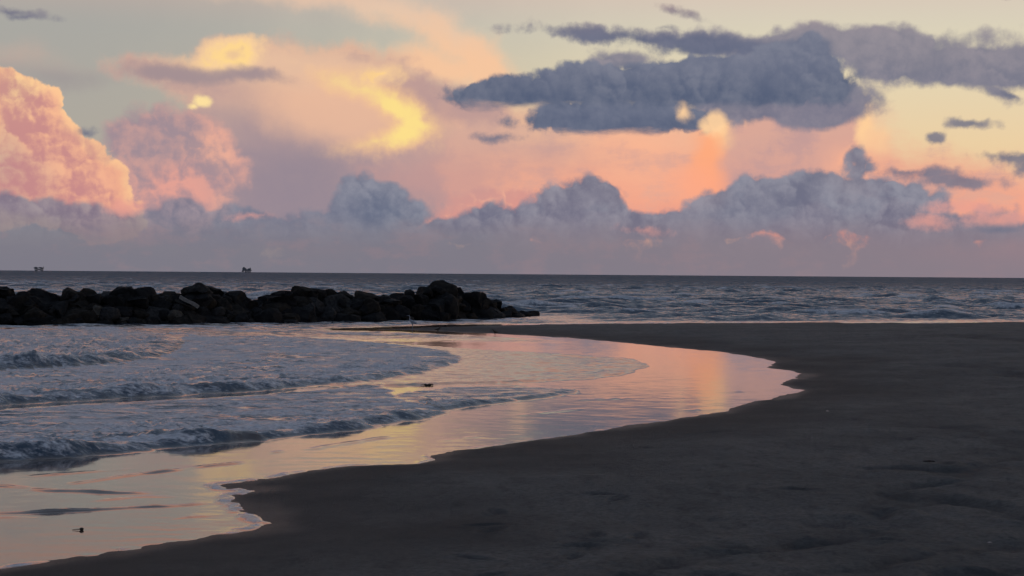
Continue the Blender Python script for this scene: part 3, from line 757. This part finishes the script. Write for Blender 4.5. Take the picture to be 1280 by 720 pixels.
def rock(px, py, back, sx, sz, sy=None, mat=None, rot=None):
    """a boulder whose top shows at px, py, standing back metres behind the foot line"""
    global count
    b = at(px, foot_y(px)); y = b[1] + back
    top = at_y(px, py, y)
    sy = sy or sx * random.uniform(0.8, 1.1)
    me = variants[count % len(variants)]; count += 1
    o = bpy.data.objects.new('rock', me); col.objects.link(o)
    o.parent = jetty
    o.scale = (sx * 1.42, sy * 1.3, sz * 1.4)
    o.rotation_euler = rot or (random.uniform(-0.25, 0.25), random.uniform(-0.25, 0.25), random.uniform(0, 6.28))
    M = (Euler(o.rotation_euler).to_matrix() @ Matrix.Diagonal(o.scale)).row[2]
    o.location = (top[0] - jc[0], y - jc[1], top[2] - jc[2] - float((variant_co[me.name] @ np.array(M)).max()))
    if not me.materials: me.materials.append(m_rock[0])
    o.material_slots[0].link = 'OBJECT'
    o.material_slots[0].material = mat or random.choices(m_rock[:3], (5, 3, 1.3))[0]
    return o
pxm = lambda px: FPX / at(px, foot_y(px))[1]       # pixels per metre there
# crest boulders, each to the skyline it makes in the photograph
tops = [(-235, 360, 30), (-190, 357, 34), (-140, 363, 32), (-95, 363, 28), (-50, 360, 34), (4, 358, 15), (42, 360, 18), (31, 364, 12), (67, 366, 12), (86, 359, 12), (111, 360, 14), (98, 364, 10), (136, 364, 16), (152, 358, 18), (172, 358, 18), (198, 365, 16), (220, 364, 16),
        (238, 357, 9), (252, 353, 15), (267, 357, 11), (300, 363, 20), (284, 364, 12), (337, 368, 11), (356, 363, 13), (378, 357, 11), (396, 360, 12), (411, 361, 11), (428, 363, 13), (460, 363, 17), (480, 368, 8), (497, 366, 9), (512, 361.5, 7), (532, 358, 12), (548, 350, 17), (562, 357, 12), (585, 364, 16), (602, 365, 15), (618, 374, 12), (636, 382, 14), (652, 388, 10), (665, 388, 7.5), (320, 373, 10), (54, 374, 9), (441, 371, 9)]
for px, py, w in tops:
    m = w / pxm(px)
    rock(px, py, random.uniform(1.3, 1.9), m * 1.15, m * random.uniform(0.8, 1.0), mat=random.choices(m_rock[:3], (6, 3, 1))[0])
# the sloping seaward and landward faces below the crest
px = -255.0
while px < 660:
    c, f = crest_y(px), foot_y(px)
    k = pxm(px)
    for lev in (0.22, 0.45, 0.68, 0.9):
        if (f - c) < 22 and lev in (0.22, 0.68): continue
        w = random.choice((8, 10, 12, 15, 19, 24)) * (0.7 if f - c < 25 else 1.0)
        x_ = px + random.uniform(-9, 9)
        if x_ > 668: continue
        py = max(c + (f - c) * lev + random.uniform(-4, 4) - 6, crest_y(x_) + 3, crest_y(x_ - w * 0.7) + 2, crest_y(x_ + w * 0.7) + 2)
        py = min(py, foot_y(x_) - 7)
        mm = None
        rock(x_, py, (1 - lev) * 1.5 + random.uniform(-0.15, 0.25), w / k * 1.1, w / k * random.uniform(0.75, 1.0), mat=mm)
    px += random.uniform(13, 19)
# the far side, hidden core
px = -255.0
while px < 640:
    c = crest_y(px); w = 20
    rock(px, max(c, crest_y(px - 14), crest_y(px + 14)) + 8, 2.6, 0.75, 0.7)
    px += 44
# a few boulders in paler rock colours, standing in for caught light
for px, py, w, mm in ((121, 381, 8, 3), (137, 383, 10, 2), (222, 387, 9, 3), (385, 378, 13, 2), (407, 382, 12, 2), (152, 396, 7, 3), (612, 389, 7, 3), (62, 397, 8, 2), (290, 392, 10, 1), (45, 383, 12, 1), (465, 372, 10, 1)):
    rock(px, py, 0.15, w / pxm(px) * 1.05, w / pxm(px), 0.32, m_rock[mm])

# ---- a weathered board caught in the boulders
m_wood = simple_mat('driftwood', (0.26, 0.24, 0.215), 0.85, 14.0, 0.45, 0.4)
def box_mesh(name, sx, sy, sz, bev=0.0, cuts=0):
    bm = bmesh.new(); bmesh.ops.create_cube(bm, size=1.0)
    bmesh.ops.scale(bm, vec=(sx, sy, sz), verts=bm.verts)
    if cuts: bmesh.ops.subdivide_edges(bm, edges=bm.edges[:], cuts=cuts, use_grid_fill=True)
    if bev: bmesh.ops.bevel(bm, geom=bm.edges[:], offset=bev, segments=2, affect='EDGES', profile=0.6)
    me = bpy.data.meshes.new(name); bm.to_mesh(me); bm.free(); return me
fy = at(236, foot_y(236))[1] + 0.10
p0, p1 = Vector(at_y(225, 370, fy + 0.1)), Vector(at_y(248, 384.5, fy - 0.15))
L = (p1 - p0).length
bm = bmesh.new(); bmesh.ops.create_cube(bm, size=1.0); bmesh.ops.scale(bm, vec=(L, 0.05, 0.13), verts=bm.verts)
bmesh.ops.subdivide_edges(bm, edges=[e for e in bm.edges if abs((e.verts[0].co - e.verts[1].co).x) > L * 0.5], cuts=5)
for v in bm.verts: v.co += Vector((random.uniform(-.012, .012), random.uniform(-.006, .006), random.uniform(-.010, .010) + 0.02 * math.sin(v.co.x * 5)))
bmesh.ops.bevel(bm, geom=bm.edges[:], offset=0.008, segments=1, affect='EDGES')
me = bpy.data.meshes.new('driftwood_board'); bm.to_mesh(me); bm.free()
q = (p1 - p0).to_track_quat('X', 'Z')
o = link('driftwood_board', me, m_wood, None, (p0 + p1) / 2, q.to_euler())
tag(o, 'pale weathered board lying slanted across the dark breakwater boulders', 'driftwood')

# ---- offshore platforms on the horizon
m_steel = simple_mat('platform_steel', (0.17, 0.18, 0.20), 0.7, 0.4, 0.3, 0.0)  # platform colours lifted, the haze of distance put into them
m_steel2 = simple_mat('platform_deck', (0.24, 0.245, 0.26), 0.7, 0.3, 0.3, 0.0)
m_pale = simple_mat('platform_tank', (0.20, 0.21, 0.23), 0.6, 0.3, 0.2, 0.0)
def boxes(name, parts, mat, parent):
    bm = bmesh.new()
    for (x, y, z, sx, sy, sz) in parts:
        r = bmesh.ops.create_cube(bm, size=1.0)
        bmesh.ops.scale(bm, vec=(sx, sy, sz), verts=r['verts']); bmesh.ops.translate(bm, vec=(x, y, z), verts=r['verts'])
    bmesh.ops.bevel(bm, geom=bm.edges[:], offset=0.12, segments=1, affect='EDGES')
    me = bpy.data.meshes.new(name); bm.to_mesh(me); bm.free()
    return link(name, me, mat, parent)
def tube_mesh(name, segs, sides=8):
    """tapered tubes (p, q, r0, r1)"""
    bm = bmesh.new()
    for p, q, r0, r1 in segs:
        p, q = Vector(p), Vector(q); d = q - p
        M = Matrix.Translation((p + q) / 2) @ d.to_track_quat('Z', 'Y').to_matrix().to_4x4()
        bmesh.ops.create_cone(bm, cap_ends=True, segments=sides, radius1=r0, radius2=r1, depth=d.length, matrix=M)
    me = bpy.data.meshes.new(name); bm.to_mesh(me); bm.free(); return me
def lattice(name, p, q, w0, w1, n, r, mat, parent):
    """a braced four-legged mast from p up to q"""
    p, q = Vector(p), Vector(q); segs = []
    def corner(t, i):
        w = (w0 + (w1 - w0) * t) / 2; c = p + (q - p) * t
        return c + Vector(((-1, 1, 1, -1)[i] * w, (-1, -1, 1, 1)[i] * w, 0))
    for k in range(n):
        t0, t1 = k / n, (k + 1) / n
        for i in range(4):
            segs.append((corner(t0, i), corner(t1, i), r, r))
            segs.append((corner(t0, i), corner(t1, (i + 1) % 4), r * .7, r * .7))
            segs.append((corner(t1, i), corner(t1, (i + 1) % 4), r * .7, r * .7))
    return link(name, tube_mesh(name, segs, 5), mat, parent)
RD = 4200.0
def sea_spot(px):
    v = ray(px, HOR + SLOPE * (px - 640)); return (v[0] / v[1] * RD, RD, 0.0)
u = RD / FPX            # metres per photograph pixel at that distance
rig = empty('offshore_platform', sea_spot(308.5), 'distant offshore oil platform with two dark towers on the horizon', 'oil platform', 'offshore platforms on the horizon')
H = 3.2 * u
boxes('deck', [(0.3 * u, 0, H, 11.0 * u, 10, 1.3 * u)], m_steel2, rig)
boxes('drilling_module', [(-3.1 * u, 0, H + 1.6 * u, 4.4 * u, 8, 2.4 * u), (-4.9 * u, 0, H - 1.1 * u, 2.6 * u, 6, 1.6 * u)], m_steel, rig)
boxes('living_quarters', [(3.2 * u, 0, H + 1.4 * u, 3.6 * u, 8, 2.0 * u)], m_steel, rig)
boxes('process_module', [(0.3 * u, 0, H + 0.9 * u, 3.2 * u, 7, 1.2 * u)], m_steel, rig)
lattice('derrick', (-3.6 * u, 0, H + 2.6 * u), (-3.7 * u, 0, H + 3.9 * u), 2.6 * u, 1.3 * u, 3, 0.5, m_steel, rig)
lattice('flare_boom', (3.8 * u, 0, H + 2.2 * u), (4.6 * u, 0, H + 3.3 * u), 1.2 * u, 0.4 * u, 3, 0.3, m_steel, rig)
for sx, sy in ((-1.6, -1), (-1.6, 1), (4.0, -1), (4.0, 1)):
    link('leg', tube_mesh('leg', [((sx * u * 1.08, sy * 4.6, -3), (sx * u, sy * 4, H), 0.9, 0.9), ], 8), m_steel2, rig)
for s in (-4, 4):
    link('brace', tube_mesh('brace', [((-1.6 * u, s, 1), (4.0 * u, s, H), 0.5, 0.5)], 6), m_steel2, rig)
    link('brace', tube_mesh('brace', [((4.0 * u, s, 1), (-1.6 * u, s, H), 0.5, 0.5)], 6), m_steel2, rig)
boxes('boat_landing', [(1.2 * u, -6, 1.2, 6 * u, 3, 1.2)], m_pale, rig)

rig = empty('offshore_platform', sea_spot(48.5), 'low flat-decked offshore platform on slanting legs far out at sea', 'oil platform', 'offshore platforms on the horizon')
H = 4.3 * u
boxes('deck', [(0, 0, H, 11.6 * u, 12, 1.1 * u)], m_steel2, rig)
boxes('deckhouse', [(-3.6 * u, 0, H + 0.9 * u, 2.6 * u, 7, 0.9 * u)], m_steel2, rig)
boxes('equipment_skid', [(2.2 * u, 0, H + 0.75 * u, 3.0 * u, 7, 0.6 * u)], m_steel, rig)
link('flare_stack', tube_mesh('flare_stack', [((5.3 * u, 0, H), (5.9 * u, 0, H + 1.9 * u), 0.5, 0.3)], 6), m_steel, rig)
for sx, sy in ((-4.2, -1), (-4.2, 1), (4.6, -1), (4.6, 1)):
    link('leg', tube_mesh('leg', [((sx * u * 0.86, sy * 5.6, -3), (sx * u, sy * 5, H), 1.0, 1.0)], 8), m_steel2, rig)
for s in (-1, 1):
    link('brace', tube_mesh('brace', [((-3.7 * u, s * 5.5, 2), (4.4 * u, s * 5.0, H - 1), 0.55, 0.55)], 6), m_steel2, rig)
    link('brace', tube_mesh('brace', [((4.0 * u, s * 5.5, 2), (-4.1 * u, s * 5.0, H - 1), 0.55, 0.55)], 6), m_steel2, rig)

# ---- birds on the edge of the bar
def bird(name, chains, mat, loc, rz, scale, label, cat, group=None):
    """one skinned body: chains of (x, y, z, rx, ry); the first chain is the trunk"""
    me = bpy.data.meshes.new(name); vs, es, rad, key = [], [], [], {}
    for ch in chains:
        prev = None
        for (x, y, z, r) in ch:
            k = (round(x, 4), round(y, 4), round(z, 4))
            if k not in key:
                key[k] = len(vs); vs.append((x, y, z)); rad.append(r)
            if prev is not None and prev != key[k]: es.append((prev, key[k]))
            prev = key[k]
    me.from_pydata(vs, es, [])
    o = link(name, me, mat, None, loc, (0, 0, rz), (scale,) * 3)
    md = o.modifiers.new('body', 'SKIN'); md.use_smooth_shade = True
    sv = me.skin_vertices[0].data if me.skin_vertices else None
    if sv is None:
        bm = bmesh.new(); bm.from_mesh(me); bm.verts.layers.skin.verify(); bm.to_mesh(me); bm.free(); sv = me.skin_vertices[0].data
    for i, r in enumerate(rad): sv[i].radius = (r, r); sv[i].use_root = (i == 0)
    sd = o.modifiers.new('smooth', 'SUBSURF'); sd.levels = 1; sd.render_levels = 2
    tag(o, label, cat, group)
    return o
m_heron = simple_mat('heron_plumage', (0.30, 0.33, 0.38), 0.8, 20.0, 0.35, 0.1)
m_wader = simple_mat('sandpiper_plumage', (0.075, 0.06, 0.05), 0.8, 40.0, 0.4, 0.1)
# wading egret, neck half drawn up (metres, facing +x)
heron = [[(0.0, 0, 0.36, 0.062), (0.07, 0, 0.39, 0.058), (0.13, 0, 0.42, 0.035), (0.155, 0, 0.47, 0.019), (0.14, 0, 0.53, 0.015), (0.155, 0, 0.58, 0.016), (0.185, 0, 0.605, 0.022), (0.225, 0, 0.60, 0.010), (0.29, 0, 0.588, 0.004)],
         [(0.0, 0, 0.36, 0.062), (-0.09, 0, 0.325, 0.048), (-0.17, 0, 0.29, 0.024), (-0.21, 0, 0.27, 0.010)],
         [(0.0, 0, 0.36, 0.062), (0.012, 0.03, 0.30, 0.016), (-0.015, 0.035, 0.17, 0.008), (0.01, 0.035, 0.0, 0.007), (0.05, 0.035, 0.0, 0.005)],
         [(0.0, 0, 0.36, 0.062), (0.03, -0.03, 0.30, 0.016), (0.02, -0.035, 0.17, 0.008), (0.05, -0.035, 0.0, 0.007), (0.09, -0.035, 0.0, 0.005)]]
b = at(516, 413.5)
bird('wading_heron', heron, m_heron, (b[0], b[1], -0.005), math.radians(150), 0.84, 'slim pale grey heron standing in shallow water at the tip of the sandbar', 'bird')
piper = [[(0.0, 0, 0.105, 0.030), (0.035, 0, 0.12, 0.026), (0.055, 0, 0.145, 0.014), (0.068, 0, 0.163, 0.015), (0.085, 0, 0.16, 0.006), (0.125, 0, 0.148, 0.0025)],
         [(0.0, 0, 0.105, 0.030), (-0.045, 0, 0.10, 0.020), (-0.09, 0, 0.092, 0.007)],
         [(0.0, 0, 0.105, 0.030), (0.006, 0.014, 0.07, 0.007), (-0.006, 0.015, 0.036, 0.0035), (0.004, 0.015, 0.0, 0.003), (0.022, 0.015, 0.0, 0.002)],
         [(0.0, 0, 0.105, 0.030), (0.012, -0.014, 0.07, 0.007), (0.012, -0.015, 0.036, 0.0035), (0.026, -0.015, 0.0, 0.003), (0.044, -0.015, 0.0, 0.002)]]
b = at(547, 416.5)
bird('sandpiper', piper, m_wader, (b[0], b[1], 0), math.radians(10), 1.2, 'small dark sandpiper at the water edge near the heron', 'bird', 'small waders along the sandbar')
b = at(619, 420)
o = bird('sandpiper', piper, m_wader, (b[0], b[1], 0), math.radians(205), 1.2, 'small dark sandpiper wading alone beside the thicker stretch of sandbar', 'bird', 'small waders along the sandbar')

# ---- drift on the water and the sand
m_weed = simple_mat('seaweed', (0.030, 0.024, 0.018), 0.6, 30.0, 0.5, 0.4)
m_shell = simple_mat('shell', (0.55, 0.48, 0.42), 0.5, 30.0, 0.3, 0.2)
m_seed = simple_mat('wet_driftwood', (0.045, 0.034, 0.026), 0.5, 30.0, 0.5, 0.3)
def weed(px, py, z, size, label):
    b = at(px, py, z); bm = bmesh.new(); r = random.Random(px)
    for _ in range(26):
        a = r.uniform(0, 6.28); l = size * r.uniform(0.5, 1.1)
        p = Vector((r.gauss(0, size * .25), r.gauss(0, size * .2), size * .06)); prev = p
        for s in range(4):
            a += r.uniform(-.6, .6)
            q = prev + Vector((math.cos(a) * l / 4, math.sin(a) * l / 5, r.uniform(-.02, .10) * size if s < 2 else -.06 * size))
            d = q - prev
            M = Matrix.Translation((prev + q) / 2) @ d.to_track_quat('Z', 'Y').to_matrix().to_4x4()
            bmesh.ops.create_cone(bm, cap_ends=True, segments=5, radius1=size * .05, radius2=size * .04, depth=d.length * 1.15, matrix=M); prev = q
    me = bpy.data.meshes.new('seaweed_clump'); bm.to_mesh(me); bm.free()
    o = link('seaweed_clump', me, m_weed, None, (b[0], b[1], z)); tag(o, label, 'seaweed')
weed(534, 481.5, 0.008, 0.10, 'dark clump of seaweed riding on the thin wave line in the shallows')
weed(1161, 577, 0.33, 0.05, 'small dark tuft of seaweed stranded on the open dry sand')
def rounded(name, sx, sy, sz, seed, mat, loc, label, cat, rz=0.0):
    from mathutils import noise as mn
    bm = bmesh.new(); bmesh.ops.create_icosphere(bm, subdivisions=3, radius=1.0)
    for v in bm.verts: v.co = v.co * (1 + 0.22 * mn.noise(v.co * 1.6 + Vector((seed, 0, 0))))
    bmesh.ops.scale(bm, vec=(sx, sy, sz), verts=bm.verts)
    me = bpy.data.meshes.new(name); bm.to_mesh(me); bm.free()
    for p in me.polygons: p.use_smooth = True
    o = link(name, me, mat, None, loc, (0, 0, rz)); tag(o, label, cat); return o
b = at(102, 663)
e_ = empty('drift_seed', (b[0], b[1], 0.0), 'dark round drift seed with a thin stalk lying in the film of water', 'drift seed')
bm = bmesh.new(); bmesh.ops.create_icosphere(bm, subdivisions=2, radius=1.0); bmesh.ops.scale(bm, vec=(0.017, 0.015, 0.012), verts=bm.verts)
me = bpy.data.meshes.new('husk'); bm.to_mesh(me); bm.free()
for p in me.polygons: p.use_smooth = True
link('husk', me, m_seed, e_, (0, 0, 0.010))
link('stalk', tube_mesh('stalk', [((-0.012, 0, 0.009), (-0.04, 0.004, 0.007), 0.0035, 0.0028), ((-0.039, 0.004, 0.007), (-0.068, 0.002, 0.004), 0.0028, 0.002)], 6), m_seed, e_)
def shell_at(px, py, size, label, mat):
    p = at(px, py, 0.25)
    D_ = land_distance(np.array([p[0]]), np.array([p[1]]))
    z = float(sand_height(np.array([p[0]]), np.array([p[1]]), D_)[0])
    p = at(px, py, z)
    bm = bmesh.new()                                   # a ribbed half shell, hinge down
    n, m = 15, 6
    grid = []
    for i in range(n):
        a = -1.25 + 2.5 * i / (n - 1); row = []
        for j in range(m):
            t_ = j / (m - 1); rr = t_ * (1.0 - 0.05 * (i % 2))
            row.append(bm.verts.new((math.sin(a) * rr * size, (math.cos(a) * rr - 0.5) * size, size * (0.42 * math.sin(math.pi * min(1, 0.12 + t_ * 0.86)) * math.cos(a * 0.8) + 0.02 * (i % 2)))))
        grid.append(row)
    for i in range(n - 1):
        for j in range(m - 1): bm.faces.new((grid[i][j], grid[i + 1][j], grid[i + 1][j + 1], grid[i][j + 1]))
    bmesh.ops.remove_doubles(bm, verts=bm.verts, dist=1e-5)
    bmesh.ops.solidify(bm, geom=bm.faces[:], thickness=size * 0.06)
    me = bpy.data.meshes.new('shell'); bm.to_mesh(me); bm.free()
    o = link('shell', me, mat, None, (p[0], p[1], z - 0.002), (0.15, -0.1, px)); tag(o, label, 'shell')
shell_at(1034.5, 514, 0.034, 'small pale shell on dark wet sand beside the inlet', m_shell)
shell_at(1237, 678, 0.018, 'tiny pale shell beside a shallow rut on the near beach', m_shell)
